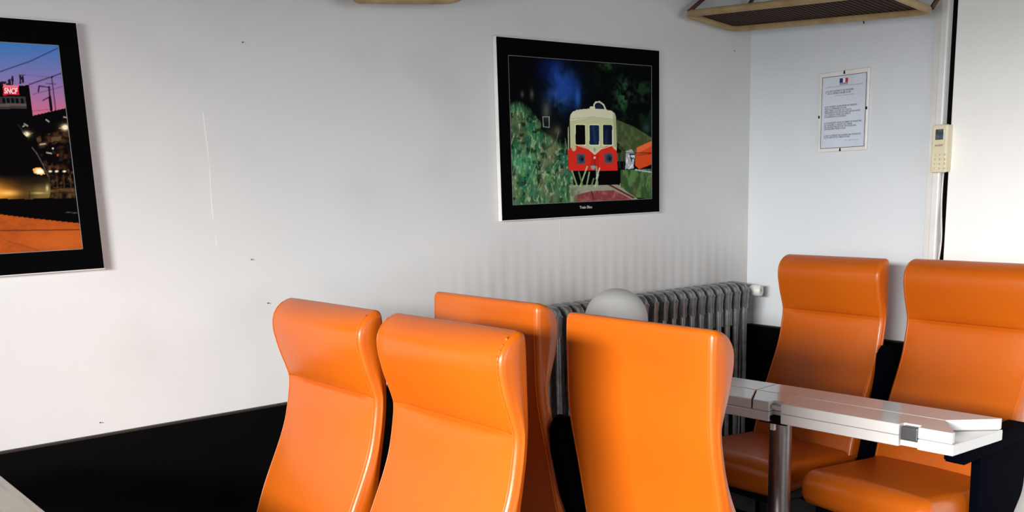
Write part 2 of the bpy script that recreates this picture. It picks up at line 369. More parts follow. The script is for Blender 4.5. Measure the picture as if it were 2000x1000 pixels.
def paint_railcar(p):
    X, Y = p.X, p.Y
    p.C[:] = (5, 8, 9)
    n = p.noise(.018, .014, 1); n2 = p.noise(.05, .035, 2)
    p.mask(np.clip((n-.52)*5, 0, 1)*np.clip((X-560)/160, 0, 1)*np.clip((480-Y)/120, 0, 1), (30, 66, 34), .8)
    p.mask(p.blob(655, 85, 45, 22)*np.clip(n2*1.6-.3, 0, 1), (60, 120, 60))
    p.mask(p.blob(770, 270, 60, 110)*np.clip((n2-.42)*5, 0, 1), (62, 110, 70), .8)
    p.mask(p.blob(910, 480, 30, 40), (40, 80, 60), .8)
    sm = p.blob(385, 250, 95, 110)*np.clip(n*1.9-.25, 0, 1)
    p.mask(np.clip(p.blob(300, 110, 70, 90)*.9, 0, 1), (10, 22, 78), .9)
    p.mask(np.clip(sm*1.3, 0, 1), (30, 66, 150)); p.mask(p.blob(375, 150, 75, 80)*np.clip(n*1.7-.2, 0, 1), (38, 78, 170), .9)
    p.mask(p.blob(478, 290, 18, 70), (44, 96, 190), .9); p.mask(p.blob(350, 300, 60, 60)*np.clip((n2-.4)*4, 0, 1), (70, 96, 120), .7)
    # hillside to the right of the track
    p.mask(p.poly([(715, 425), (830, 470), (945, 540), (945, 690), (715, 690)]), (66, 82, 48)); p.mask(p.poly([(715, 560), (780, 625), (715, 640)]), (16, 20, 12))
    p.mask(p.poly([(715, 425), (830, 470), (945, 540), (945, 690), (715, 690)])*np.clip((n2-.45)*4, 0, 1), (96, 108, 66), .7)
    # grassy bank to the left
    edge = 300+np.clip((X-40)/380, 0, 1)**1.2*235-45*np.sin((X-40)/60.)*(X < 420)+n*60
    bank = np.clip((Y-edge)/50, 0, 1)*np.clip((470-X)/60+np.clip((Y-700)/60, 0, 4), 0, 1)
    p.mask(bank, (44, 84, 52)); st = p.noise(.06, .016, 3)
    p.mask(bank*np.clip((st-.45)*6, 0, 1), (92, 140, 86), .9); p.mask(bank*np.clip((p.noise(.02, .02, 4)-.5)*6, 0, 1), (34, 104, 78), .8)
    p.mask(bank*np.clip((p.noise(.016, .012, 5)-.52)*6, 0, 1), (120, 112, 84), .6); p.mask(bank*np.clip((p.noise(.08, .03, 6)-.62)*8, 0, 1), (170, 188, 150), .8)
    p.mask(bank*np.clip((p.noise(.03, .03, 8)-.58)*8, 0, 1), (12, 30, 22), .8)
    for cx, cy, rx, ry in ((280, 380, 26, 60), (190, 275, 12, 32), (130, 275, 10, 20), (350, 500, 22, 30)): p.mask(p.blob(cx, cy, rx, ry), (118, 120, 112), .6)
    p.mask(p.blob(310, 600, 45, 110), (122, 124, 88), .55); p.mask(p.blob(110, 700, 70, 60), (74, 168, 124), .55)
    for k in range(46):
        x = p.rng.uniform(55, 430); y = p.rng.uniform(560, 960); dx = p.rng.uniform(-25, 35); L = p.rng.uniform(30, 80)
        p.line([(x, y), (x+dx, y-L)], p.rng.uniform(3, 7), [(110, 168, 110), (150, 178, 130), (56, 120, 74), (188, 200, 160)][k % 4], .55)
    for a, b in (((258, 415), (298, 415)), ((298, 415), (298, 480)), ((298, 480), (262, 478)), ((262, 478), (258, 415))): p.line([a, b], 4, (176, 186, 176), .9)
    # ground and rails
    p.mask(p.poly([(420, 845), (745, 830), (850, 925), (950, 985), (430, 985)]), (150, 152, 132)); g = p.poly([(455, 905), (560, 880), (700, 870), (810, 925), (820, 985), (455, 985)])
    p.mask(g, (128, 62, 66)); p.mask(g*np.clip((n2-.45)*5, 0, 1), (164, 98, 96), .8)
    rg = p.poly([(745, 745), (945, 735), (945, 925), (830, 915), (745, 850)]); p.mask(rg, (52, 84, 46)); p.mask(rg*np.clip((st-.45)*5, 0, 1), (96, 132, 78), .9); p.mask(rg*np.clip((n-.5)*5, 0, 1), (84, 74, 50), .5)
    p.line([(655, 828), (825, 918)], 12, (92, 40, 34)); p.line([(662, 824), (832, 912)], 3, (196, 160, 150)); p.line([(560, 880), (575, 930)], 7, (70, 34, 34))
    p.mask(bank*np.clip((Y-800)/80, 0, 1)*np.clip((p.noise(.05, .03, 9)-.4)*5, 0, 1)*np.clip((520-X)/60, 0, 1), (84, 110, 74), .8)
    # tent, figures and fence
    p.mask(p.poly([(848, 602), (905, 575), (945, 558), (945, 705), (862, 738), (836, 712)]), (222, 78, 34)); p.mask(p.poly([(848, 602), (945, 558), (945, 590), (850, 640)]), (240, 112, 62)); p.line([(850, 650), (940, 640)], 4, (120, 40, 24))
    p.mask(p.poly([(780, 625), (815, 612), (835, 640), (826, 735), (775, 738)]), (168, 178, 184)); p.mask(p.poly([(800, 640), (835, 640), (830, 690), (812, 690)]), (40, 52, 66))
    p.mask(np.clip((n2-.5)*8, 0, 1)*p.poly([(770, 650), (835, 650), (835, 738), (770, 738)]), (236, 240, 242)); p.line([(725, 636), (945, 634)], 5, (30, 24, 26)); p.line([(738, 636), (740, 750)], 8, (34, 44, 54)); p.line([(765, 640), (766, 735)], 5, (40, 46, 50)); p.line([(840, 742), (940, 756)], 9, (176, 188, 198))
    # railcar body
    p.mask(p.poly([(440, 740), (745, 735), (740, 838), (450, 842)]), (4, 4, 6))
    p.mask(p.poly([(414, 470), (432, 440), (432, 745), (414, 740)]), (30, 32, 26)); p.line([(418, 480), (418, 640)], 5, (196, 200, 160))
    body = [(430, 745), (427, 430), (432, 400), (444, 382), (470, 370), (520, 362), (575, 359), (640, 362), (690, 372), (710, 388), (718, 412), (724, 745)]
    p.mask(p.poly(body), (198, 206, 158)); p.mask(p.poly([(427, 440), (432, 400), (444, 382), (470, 370), (575, 359), (690, 372), (710, 388), (718, 412), (719, 425), (575, 412)]), (222, 220, 190)); p.line([(432, 425), (575, 412), (716, 425)], 3, (176, 182, 140))
    p.mask(p.poly([(700, 380), (718, 412), (724, 600), (705, 600)]), (160, 172, 130), .7)
    red = [(414, 622), (440, 605), (468, 588), (500, 594), (545, 612), (583, 646), (622, 612), (665, 592), (692, 589), (702, 610), (722, 622), (727, 748), (430, 752), (418, 742)]
    p.mask(p.poly(red), (216, 46, 34)); p.mask(p.poly([(560, 640), (583, 655), (606, 640), (610, 750), (556, 750)]), (196, 34, 28), .8); p.line([(583, 648), (583, 750)], 3, (120, 20, 18)); p.line([(468, 590), (545, 614), (583, 648), (622, 614), (692, 591)], 4, (236, 226, 180))
    p.mask(p.ell(452, 608, 16, 22), (206, 190, 140)); p.mask(p.ell(583, 618, 8, 14), (150, 160, 150)); p.mask(p.ell(582, 668, 7, 9), (250, 200, 190))
    for x0, x1, c in ((463, 524, (6, 7, 9)), (550, 611, (20, 38, 72)), (635, 694, (16, 26, 48))):
        p.mask(p.poly([(x0-4, 462), (x0, 457), (x1, 457), (x1+4, 462), (x1+4, 588), (x1, 593), (x0, 593), (x0-4, 588)]), (228, 230, 190)); p.mask(p.poly([(x0+4, 462), (x1-4, 462), (x1, 468), (x1, 582), (x1-5, 588), (x0+5, 588), (x0, 582), (x0, 468)]), c)
    p.mask(p.poly([(566, 470), (580, 470), (596, 585), (580, 585)]), (46, 70, 108), .5); p.mask(p.poly([(650, 500), (664, 480), (664, 585), (645, 585)]), (40, 58, 88), .5)
    for cx, cy in ((495, 677), (670, 671)):
        p.mask(p.poly([(cx-28, cy-32), (cx+24, cy-32), (cx+28, cy+30), (cx-24, cy+32)]), (74, 82, 98)); p.mask(p.ell(cx+4, cy, 20, 24), (48, 56, 76)); p.mask(p.ell(cx+8, cy+2, 9, 11), (18, 22, 34))
    p.line([(582, 362), (580, 335), (590, 320), (615, 316), (640, 334), (654, 366)], 9, (226, 226, 200)); p.mask(p.poly([(590, 335), (618, 326), (640, 360), (592, 360)]), (24, 36, 58)); p.mask(p.ell(570, 354, 20, 10), (222, 222, 190))
    p.mask(p.ell(572, 728, 15, 18), (150, 156, 160)); p.line([(560, 715), (590, 715)], 6, (60, 62, 66))
    for a, b, c in (((470, 845), (440, 755), (150, 186, 130)), ((490, 848), (535, 725), (176, 200, 150)), ((505, 845), (482, 760), (96, 140, 88)), ((530, 850), (548, 760), (150, 180, 130)), ((585, 850), (604, 775), (190, 206, 170)), ((600, 850), (592, 725), (150, 176, 140)), ((612, 735), (592, 800), (200, 214, 186)), ((560, 850), (575, 800), (110, 146, 100))): p.line([a, b], 9, c, .9)
    p.mask(np.clip((p.noise(.3, .3, 11)-.55)*2, 0, 1), (255, 255, 255), .04)

def paint_station(p):
    X, Y = p.X, p.Y
    t = np.clip((Y-82)/140, 0, 1)[..., None]
    a, b, c = np.array((64, 124, 194.)), np.array((134, 120, 180.)), np.array((204, 108, 136.))
    p.C = np.where(t < .5, a+(b-a)*t*2, b+(c-b)*(t-.5)*2)
    n = p.noise(.12, .12, 21); n2 = p.noise(.05, .09, 22)
    p.line([(-200, 215), (0, 136), (60, 117), (115, 93)], 1.6, (40, 44, 78)); p.line([(55, 162), (90, 151), (121, 141)], 1.8, (52, 34, 62)); p.line([(45, 144), (120, 150)], .8, (110, 84, 130)); p.line([(62, 181), (124, 166)], 1.0, (112, 62, 100)); p.line([(60, 213), (98, 210)], 1.0, (140, 62, 90))
    # dark station hall and building
    p.mask(p.poly([(-900, 150), (-200, 152), (0, 157), (30, 165), (54, 163), (61, 222), (132, 207), (200, 195), (200, 700), (-900, 700)]), (6, 5, 7))
    for x0, x1, y0, y1 in ((-3, 8, 156, 164), (12, 18, 152, 162), (19, 23, 145, 162), (35, 39, 144, 160), (40, 44, 145, 159)): p.mask(p.poly([(x0, y0), (x1, y0), (x1, y1), (x0, y1)]), (30, 26, 40))
    p.line([(34, 144), (46, 144)], 1, (60, 54, 80)); p.mask(p.poly([(-60, 185), (46, 185), (49, 208), (-60, 210)]), (58, 54, 54))
    for k in range(9): p.mask(p.poly([(-40+k*9.5, 188), (-34+k*9.5, 188), (-33+k*9.5, 198), (-39+k*9.5, 198)]), (12, 11, 14))
    p.mask(p.poly([(-60, 199), (48, 198), (49, 203), (-60, 205)]), (104, 96, 92), .7)
    p.mask(p.poly([(1.2, 161.5), (33, 164), (34, 181.5), (1.2, 182)]), (220, 34, 62)); p.mask(p.poly([(1.2, 161.5), (33, 164), (33, 168), (1.2, 167)]), (236, 116, 140))
    # lamp post and catenary mast against the dusk
    p.mask(p.poly([(94, 185), (99, 184), (102, 212), (97, 214)]), (14, 10, 18)); p.line([(95, 167), (97, 190)], 3, (16, 12, 20)); p.line([(75, 165), (97, 168)], 1.8, (20, 16, 26)); p.line([(75, 166), (73, 176)], 2.6, (24, 18, 30)); p.line([(82, 193), (94, 187)], 1.8, (24, 16, 26)); p.line([(101, 150), (108, 211)], 1.8, (60, 32, 62)); p.line([(90, 160), (109, 162)], 1.2, (60, 36, 64)); p.mask(p.poly([(96, 149), (106, 145), (102, 150)]), (30, 22, 40))
    # warm hall interior
    hall = p.poly([(66, 262), (150, 245), (160, 386), (96, 386), (84, 330)]); p.mask(hall*np.clip((n2-.42)*4, 0, 1), (72, 44, 22), .9); p.mask(hall*np.clip((n-.6)*5, 0, 1), (120, 84, 44), .7)
    p.mask(p.poly([(88, 368), (150, 362), (150, 384), (96, 386)])*np.clip(n*2-.4, 0, 1), (96, 72, 40), .9)
    for x, y in ((92, 340), (108, 340), (122, 338), (136, 338)): p.line([(x, y), (x+2, y+32)], 2.4, (86, 60, 30), .8)
    for y in (357, 365, 374): p.line([(94, y), (150, y-2)], 1.6, (40, 28, 18))
    for a_, b_ in (((75, 278), (86, 277)), ((88, 230), (94, 234)), ((43, 238), (50, 242)), ((40, 243), (43, 242)), ((88, 294), (98, 296)), ((124, 225), (132, 226))): p.line([a_, b_], 2.2, (220, 214, 190), .85)
    p.mask(p.ell(101, 286, 3, 2, .6), (250, 240, 210)); p.mask(p.ell(111, 299, 2.5, 3.5, .5), (196, 70, 52)); p.mask(p.poly([(98, 265), (118, 262), (118, 270), (98, 273)]), (92, 82, 52), .8)
    for x in (95, 108, 124): p.mask(p.ell(x, 331, 5.5, 2.6, .6), (255, 240, 210))
    for cx, cy, r in ((47, 258, 8), (127, 245, 9)):
        p.mask(p.blob(cx, cy, r*1.5, r), (150, 120, 60), .5); p.mask(p.blob(cx, cy, r*.8, r*.55)*1.5, (255, 244, 200)); p.line([(cx-13, cy+2), (cx+13, cy-2)], 1.1, (230, 206, 150), .7)
    # train nose
    nose = [(-900, 140), (-40, 205), (20, 236), (48, 264), (64, 290), (78, 318), (88, 338), (95, 356), (95, 372), (92, 383), (50, 386), (0, 385), (-900, 372)]
    m = p.poly(nose); p.mask(m, (6, 5, 6))
    low = np.clip((Y-(338-np.clip(-X, 0, 200)*.1))/30, 0, 1)*m
    p.mask(low*np.clip((60-X)/70, 0, 1), (196, 122, 40)); p.mask(low*np.clip((X-30)/40, 0, 1), (112, 92, 46)); p.mask(p.blob(5, 374, 24, 6)*m, (246, 190, 96), .9); p.mask(p.blob(88, 364, 3, 7)*m, (210, 200, 150), .9); p.mask(p.blob(66, 350, 26, 8)*m, (22, 16, 10), .7); p.line([(51, 372), (51, 387)], 1.3, (24, 14, 6)); p.mask(p.blob(70, 374, 14, 2)*m, (200, 184, 120), .8)
    p.line([(58, 284), (68, 296), (80, 318), (90, 340)], 1.7, (128, 112, 110), .8); p.line([(30, 240), (46, 258)], 1.2, (60, 66, 96), .8)
    p.mask(p.poly([(58, 327), (66, 323), (76, 324), (84, 336), (76, 338), (62, 335)]), (246, 170, 90)); p.mask(p.ell(73, 331, 11, 6.5, .4), (255, 240, 206))
    # track bed and platform
    p.mask(p.poly([(-900, 384), (50, 387), (95, 384), (170, 386), (170, 436), (60, 424), (0, 417), (-900, 330+60)]), (5, 4, 5)); p.line([(126, 412), (150, 414)], 1.2, (96, 96, 104))
    pl = p.poly([(-900, 300), (0, 418), (60, 425), (170, 436), (170, 520), (-900, 520)])*np.clip((Y-414)/3, 0, 1); p.mask(pl, (168, 76, 26)); p.mask(pl*np.clip((n2-.4)*3, 0, 1), (142, 66, 28), .8); p.mask(pl*p.blob(110, 470, 70, 22), (186, 92, 34), .8)
    p.line([(-200, 446), (0, 449), (160, 447)], 1.6, (62, 30, 16)); p.line([(0, 470), (30, 478), (70, 490)], 1.2, (110, 56, 28), .8)

def picture(label, X0, X1, Z0, Z1, I, corners, painter, res, group):
    """mounted print on a board: I = inner print rectangle (x0,x1,z0,z1)"""
    t = thing('framed_picture', label, 'picture', (0, 0, 0), 0, group)
    # the board is built at its place on the wall
    t.location = ((X0+X1)/2, 0, Z0+EYE)
    ox, oz = t.location.x, t.location.z
    D = .022
    obj('board', box(X0-ox, X1-ox, -D+.001, -.001, Z0+EYE-oz, Z1+EYE-oz, bev=.0015), BOARD, t)
    e = .003
    bm = bmesh.new()
    a0, a1, c0, c1 = X0+e-ox, X1-e-ox, Z0+EYE+e-oz, Z1+EYE-e-oz
    i0, i1, k0, k1 = I[0]-ox, I[1]-ox, I[2]+EYE-oz, I[3]+EYE-oz
    for q in ((a0, a1, c0, k0), (a0, a1, k1, c1), (a0, i0, k0, k1), (i1, a1, k0, k1)):
        bx(bm, q[0], q[1], -D-.0012, -D+.001, q[2], q[3])
    obj('mount', bm, MATTE_BLACK, t)
    bm = bmesh.new(); h = .0016
    for q in ((i0, i1, k0, k0+h), (i0, i1, k1-h, k1), (i0, i0+h, k0, k1), (i1-h, i1, k0, k1)):
        bx(bm, q[0], q[1], -D-.0016, -D, q[2], q[3])
    obj('pale_rule', bm, LINEW, t)
    pr = print_mesh('print', i0, i1, k0, k1, -D-.0004, res[0], res[1], corners, painter, t, PRINT)
    return t, (ox, oz), D
RX = Matrix.Rotation(R(90), 4, 'X')           # text lying in XY -> standing on the left wall
pic, (ox, oz), D = picture('black mounted photo of a red and cream railcar, above the radiator', -1.494, -.631, -.123, .556,
    (-1.440, -.679, -.064, .490), [(42, 30), (945, 85), (942, 925), (65, 972)], paint_railcar, (330, 250), 'mounted railway photos')
text_mesh('caption', 'Train Bleu', .0165, mat('caption_ink', rgb(206, 206, 206), rough=.7), pic, Matrix.Translation((-1.063-ox, -D-.0013, -.0905+EYE-oz)) @ RX, 'CENTER')
pic2, (ox, oz), D = picture('black mounted photo of a train in a station at dusk, at the left edge', -3.805, -2.942, -.194, .492,
    (-3.75, -2.996, -.133, .427), [(-620, 40), (116, 88), (160.9, 486.5), (-560, 530)], paint_station, (420, 250), 'mounted railway photos')
# lettering of the red sign: its place on the print comes from the same mapping as the paint
Hs = hom([(-620, 40), (116, 88), (160.9, 486.5), (-560, 530)], [(-3.75, .427), (-2.996, .427), (-2.996, -.133), (-3.75, -.133)])
def on_print(px, py):
    v = Hs @ np.array([px, py, 1.0]); return v[0]/v[2], v[1]/v[2]
sx0, sz0 = on_print(3, 178.5); sx1, sz1 = on_print(32, 178.5)
text_mesh('sign_lettering', 'SNCF', .020, mat('sign_white', rgb(255, 226, 228), rough=.7), pic2, Matrix.Translation((sx0-ox, -D-.0005, sz0+EYE-oz)) @ RX, 'LEFT', shear=.25, width=sx1-sx0, bold=.0007)

# ------------------------------------------------------------------ notice on the right wall
def notice():
    y0, y1 = -.383, -.622; z0, z1 = EYE+.113, EYE+.449
    t = thing('notice_frame', 'white printed notice with a tricolour emblem, in a clear wall holder', 'notice', (0, (y0+y1)/2, z0))
    oy = (y0+y1)/2
    def L(y): return y-oy
    obj('holder', box(-.012, -.001, L(y1), L(y0), 0, z1-z0, bev=.004), WHITEP, t)
    s0, s1 = -.400, -.610; a0, a1 = .130+EYE-z0, .427+EYE-z0
    obj('sheet', box(-.0128, -.0118, L(s1), L(s0), a0, a1), PAPER, t)
    bm = bmesh.new(); h = .0022
    for q in ((s1-h, s0+h, a0-h, a0), (s1-h, s0+h, a1, a1+h), (s0, s0+h, a0, a1), (s1-h, s1, a0, a1)): bx(bm, -.0132, -.0118, L(q[0]), L(q[1]), q[2], q[3])
    obj('border_line', bm, mat('notice_border', rgb(74, 62, 62), rough=.6), t)
    for yy, zz, v in ((-.505, z1-z0-.008, 1), (-.497, .008, 1), (y0-.004, (z1-z0)*.45, 0), (y1+.006, (z1-z0)*.51, 0)):
        bm = bmesh.new()
        if v: prism(bm, [(L(yy)-.004, zz-.007), (L(yy)+.004, zz-.007), (L(yy)+.0012, zz+.007), (L(yy)-.0012, zz+.007)], -.015, -.011, axis='x')
        else: bx(bm, -.015, -.011, L(yy)-.003, L(yy)+.003, zz-.006, zz+.006, bev=.001)
        obj('clip', bm, BLACKM, t)
    def P(u, v):      # u from left 0..1, v from top 0..1
        return L(s0+(s1-s0)*u), a1+(a0-a1)*v
    def rect(name, u0, u1, v0, v1, m, x=-.0134):
        ya, za = P(u0, v1); yb, zb = P(u1, v0); return obj(name, box(x, -.0126, yb, ya, za, zb), m, em)
    em = bpy.data.objects.new('emblem', None); COL.objects.link(em); em.parent = t
    rect('flag_band', .40, .475, .035, .095, FBLUE); rect('flag_band', .475, .53, .035, .095, FWHITE); rect('flag_band', .53, .59, .035, .095, FRED); rect('motto_strip', .40, .59, .095, .125, INKL)
    RY = Matrix(((0, 0, -1, 0), (-1, 0, 0, 0), (0, 1, 0, 0), (0, 0, 0, 1)))
    rows = [(.09, .135, .85, 'EXTRAIT DU CODE DE LA SANTE PUBLIQUE', .0055, INKL),
            (.07, .215, .06, '1', .014, INK), (.12, .20, .60, 'IL EST INTERDIT DE VENDRE', .009, INK), (.12, .232, .54, 'OU D OFFRIR A BOIRE A UN', .009, INK), (.30, .262, .44, 'mineur sous peine', .006, INKL),
            (.07, .415, .74, 'IL EST INTERDIT DE RECEVOIR DES MINEURS', .008, INK), (.07, .444, .50, 'NON ACCOMPAGNES DE LEUR', .008, INK), (.07, .473, .62, 'PERE MERE TUTEUR OU TOUTE', .008, INK), (.07, .500, .82, 'PERSONNE DE PLUS DE DIX HUIT ANS EN AYANT', .008, INK), (.07, .528, .60, 'LA CHARGE DANS LES DEBITS', .008, INK), (.07, .556, .50, 'DE BOISSONS ALCOOLIQUES', .008, INK),
            (.07, .645, .85, 'IL EST INTERDIT DANS LES DEBITS DE BOISSONS', .008, INK), (.07, .674, .65, 'DE VENDRE A CREDIT AU VERRE', .008, INK), (.07, .702, .74, 'OU EN BOUTEILLES SOIT DES BOISSONS', .008, INK), (.07, .730, .50, 'DES GROUPES TROIS A CINQ', .008, INK),
            (.07, .825, .85, 'IL EST INTERDIT DE LAISSER EN EVIDENCE', .008, INK), (.07, .852, .60, 'CETTE AFFICHE EST OBLIGATOIRE', .008, INK), (.56, .90, .30, 'le gerant', .006, INKL)]
    for u, v, wd, body, size, m in rows:
        y, z = P(u, v+.012)
        text_mesh('text_line', body, size*1.18, m, t, Matrix.Translation((-.0130, y, z)) @ RY, 'LEFT', width=min(wd, .93-u)*(s0-s1) if len(body) > 1 else None)
notice()

# ------------------------------------------------------------------ wall keypad with its cord
def keypad():
    y0, y1, z0, z1 = -.925, -.992, EYE+.008, EYE+.192
    oy = (y0+y1)/2
    t = thing('door_keypad', 'beige wall keypad with small grey display, beside the white door', 'keypad', (-.004, oy, z0))
    h = z1-z0
    obj('base_plate', box(-.028, -.001, -.030, .040, .002, h-.002, bev=.004), CREAM, t)
    obj('housing', box(-.048, -.0285, -.034, .030, 0, h, bev=.007, seg=3), CREAM, t)
    obj('display', box(-.0492, -.047, -.020, .014, h-.058, h-.018, bev=.001), mat('grey_display', rgb(128, 136, 150), rough=.12, metal=.5, col2=rgb(60, 66, 80), nscale=28), t)
    RY = Matrix(((0, 0, -1, 0), (-1, 0, 0, 0), (0, 1, 0, 0), (0, 0, 0, 1)))
    text_mesh('maker_lettering', 'aiddi', .013, mat('brown_lettering', rgb(60, 44, 34), rough=.6), t, Matrix.Translation((-.0482, .016, h-.083)) @ RY, 'LEFT', shear=.35, width=.034)
    km = mat('key_mark', rgb(96, 84, 66), rough=.6)
    for r in range(4):
        for c in range(3):
            k = obj('key', box(-.0495, -.0475, .010-c*.019-.006, .010-c*.019+.006, .016+r*.0175-.005, .016+r*.0175+.005, bev=.002), CREAM, t)
            s = '741*8520963#'[c*4+(3-r)] if False else [['*', '0', '#'], ['7', '8', '9'], ['4', '5', '6'], ['1', '2', '3']][r][c]
            text_mesh('key_digit', s, .009, km, k, Matrix.Translation((-.0496, .010-c*.019+.002, .016+r*.0175-.003)) @ RY, 'LEFT')
keypad()
bm = bmesh.new(); pts = []
for k in range(25):
    z = EYE+.006-k*.03; pts.append((-.012+.003*math.sin(k*.8), -.9655+.0045*math.sin(k*.55+.4), z))
tube(bm, pts, .0032, 8)
tag(obj('keypad_cord', bm, CABLE, None, smooth=True), 'thin white cord running down the dark joint below the beige keypad', 'cord')

# small nails left in the plaster
NAIL = mat('rusty_nail', rgb(52, 44, 38), rough=.6, metal=.4)
def nail(loc, axis, label):
    bm = bmesh.new()
    Mx = Matrix.Translation(loc) @ (Matrix.Rotation(R(90), 4, 'X') if axis == 'y' else Matrix.Rotation(R(-90), 4, 'Y'))
    lathe(bm, [(0, 0), (.0010, 0), (.0010, .004), (.0020, .0042), (.0020, .0054), (0, .0060)], 10, Mx)
    tag(obj('nail', bm, NAIL), label, 'nail', 'nails left in the walls')
nail((-2.46, -.0005, EYE+.472), 'y', 'small nail high on the left wall, between the two pictures')
nail((-2.491, -.0005, EYE-.199), 'y', 'small nail low on the left wall, halfway between picture and seats')
nail((-2.448, -.0005, EYE-.345), 'y', 'small nail in the left wall just above the leftmost seat headrest')
nail((-3.002, -.0005, EYE-.65), 'y', 'small nail just above the black panelling, left of the seats')
nail((-.123, -.0005, EYE+.585), 'y', 'small nail near the corner, under the end of the wall rack')
bm = bmesh.new(); tube(bm, [(0, -.586, EYE+.645), (-.012, -.586, EYE+.643), (-.016, -.588, EYE+.632), (-.012, -.589, EYE+.624)], .0022, 8)
tag(obj('wall_hook', bm, NAIL, None, smooth=True), 'tiny dark hook in the right wall below the rack, above the notice', 'hook')

# ------------------------------------------------------------------ luggage racks
def smooth_loop(corners, r, n=7):
    out = []; N = len(corners)
    for i in range(N):
        p = Vector(corners[i]); a = Vector(corners[i-1]); b = Vector(corners[(i+1) % N])
        s = p+(a-p).normalized()*r; e = p+(b-p).normalized()*r
        for k in range(n+1):
            t = k/n; out.append(s*(1-t)**2+p*2*t*(1-t)+e*t*t)
    return out
def mesh_mat():
    m = mat('brown_perforated_metal', rgb(30, 15, 9), rough=.7, spec=.08, col2=rgb(24, 12, 8), nscale=20)
    nt = m.node_tree; b = nt.nodes['Principled BSDF']; src = b.inputs['Base Color'].links[0].from_socket
    tc = nt.nodes.new('ShaderNodeTexCoord'); wv = nt.nodes.new('ShaderNodeTexWave'); wv.bands_direction = 'Y'; wv.inputs['Scale'].default_value = 13
    nt.links.new(tc.outputs['Object'], wv.inputs['Vector'])
    rp = nt.nodes.new('ShaderNodeValToRGB'); rp.color_ramp.elements[0].position = .72; rp.color_ramp.elements[1].position = .85
    nt.links.new(wv.outputs['Fac'], rp.inputs[0]); mx = nt.nodes.new('ShaderNodeMixRGB'); nt.links.new(rp.outputs[0], mx.inputs[0]); nt.links.new(src, mx.inputs[1]); mx.inputs[2].default_value = rgb(96, 72, 56)
    nt.links.new(mx.outputs[0], b.inputs['Base Color']); return m
MESH = mesh_mat()
def rack(P1, P2, P3, P4, label, wall):
    """P2,P3 = wall side ends, P1,P4 = room side ends (world coordinates)"""
    P1, P2, P3, P4 = map(Vector, (P1, P2, P3, P4)); c = (P2+P3)/2
    t = thing('luggage_rack', label, 'luggage rack', c, 0, 'tubular luggage racks on the walls')
    q = [p-c for p in (P1, P2, P3, P4)]
    bm = bmesh.new(); tube(bm, smooth_loop(q, .045), .0145, 12, closed=True); obj('frame_tube', bm, TUBE, t, smooth=True)
    up = Vector((0, 0, .006))
    bm = bmesh.new(); k = .03
    cen = sum(q, Vector())/4
    vs = [bm.verts.new(p+(cen-p).normalized()*.012+up) for p in q]; vs2 = [bm.verts.new(v.co+Vector((0, 0, .008))) for v in vs]
    bm.faces.new(vs); bm.faces.new(vs2[::-1])
    for i in range(4): bm.faces.new((vs[i], vs[(i+1) % 4], vs2[(i+1) % 4], vs2[i]))
    obj('perforated_shelf', bm, MESH, t)
    for a, b in ((q[0], q[1]), (q[3], q[2])):       # wall brackets at each end, rising from the wall side
        out = (a-b).normalized(); wl = Vector(wall)*1.0
        foot = b+wl
        bm = bmesh.new(); tube(bm, [foot+Vector((0, 0, .24)), b.lerp(a, .45)+Vector((0, 0, .13)), a.lerp(b, .06)+Vector((0, 0, .014))], .009, 10)
        tube(bm, [foot+Vector((0, 0, .20)), b+Vector((0, 0, .010))], .009, 10)
        obj('bracket', bm, BROWN, t, smooth=True)
    bm = bmesh.new(); tube(bm, smooth_loop([p+Vector((0, 0, .09)) for p in (q[0], q[3])] + [q[3]+Vector((0, 0, .075)), q[0]+Vector((0, 0, .075))], .005, 3), .008, 8, closed=True)
    obj('guard_rail', bm, BROWN, t, smooth=True)
    return t
rack((-.509, -.06, EYE+.706), (-.2, -.06, EYE+.669), (-.2, -.985, EYE+.595), (-.509, -.985, EYE+.632),
     'cream tube luggage rack with brown perforated shelf, above the notice', (.198, 0, 0))
rack((-2.135, -.40, EYE+.672), (-2.135, -.12, EYE+.6085), (-1.735, -.12, EYE+.6425), (-1.735, -.40, EYE+.706),
     'tubular luggage rack whose lower rim just shows at the top, between the pictures', (0, .118, 0))

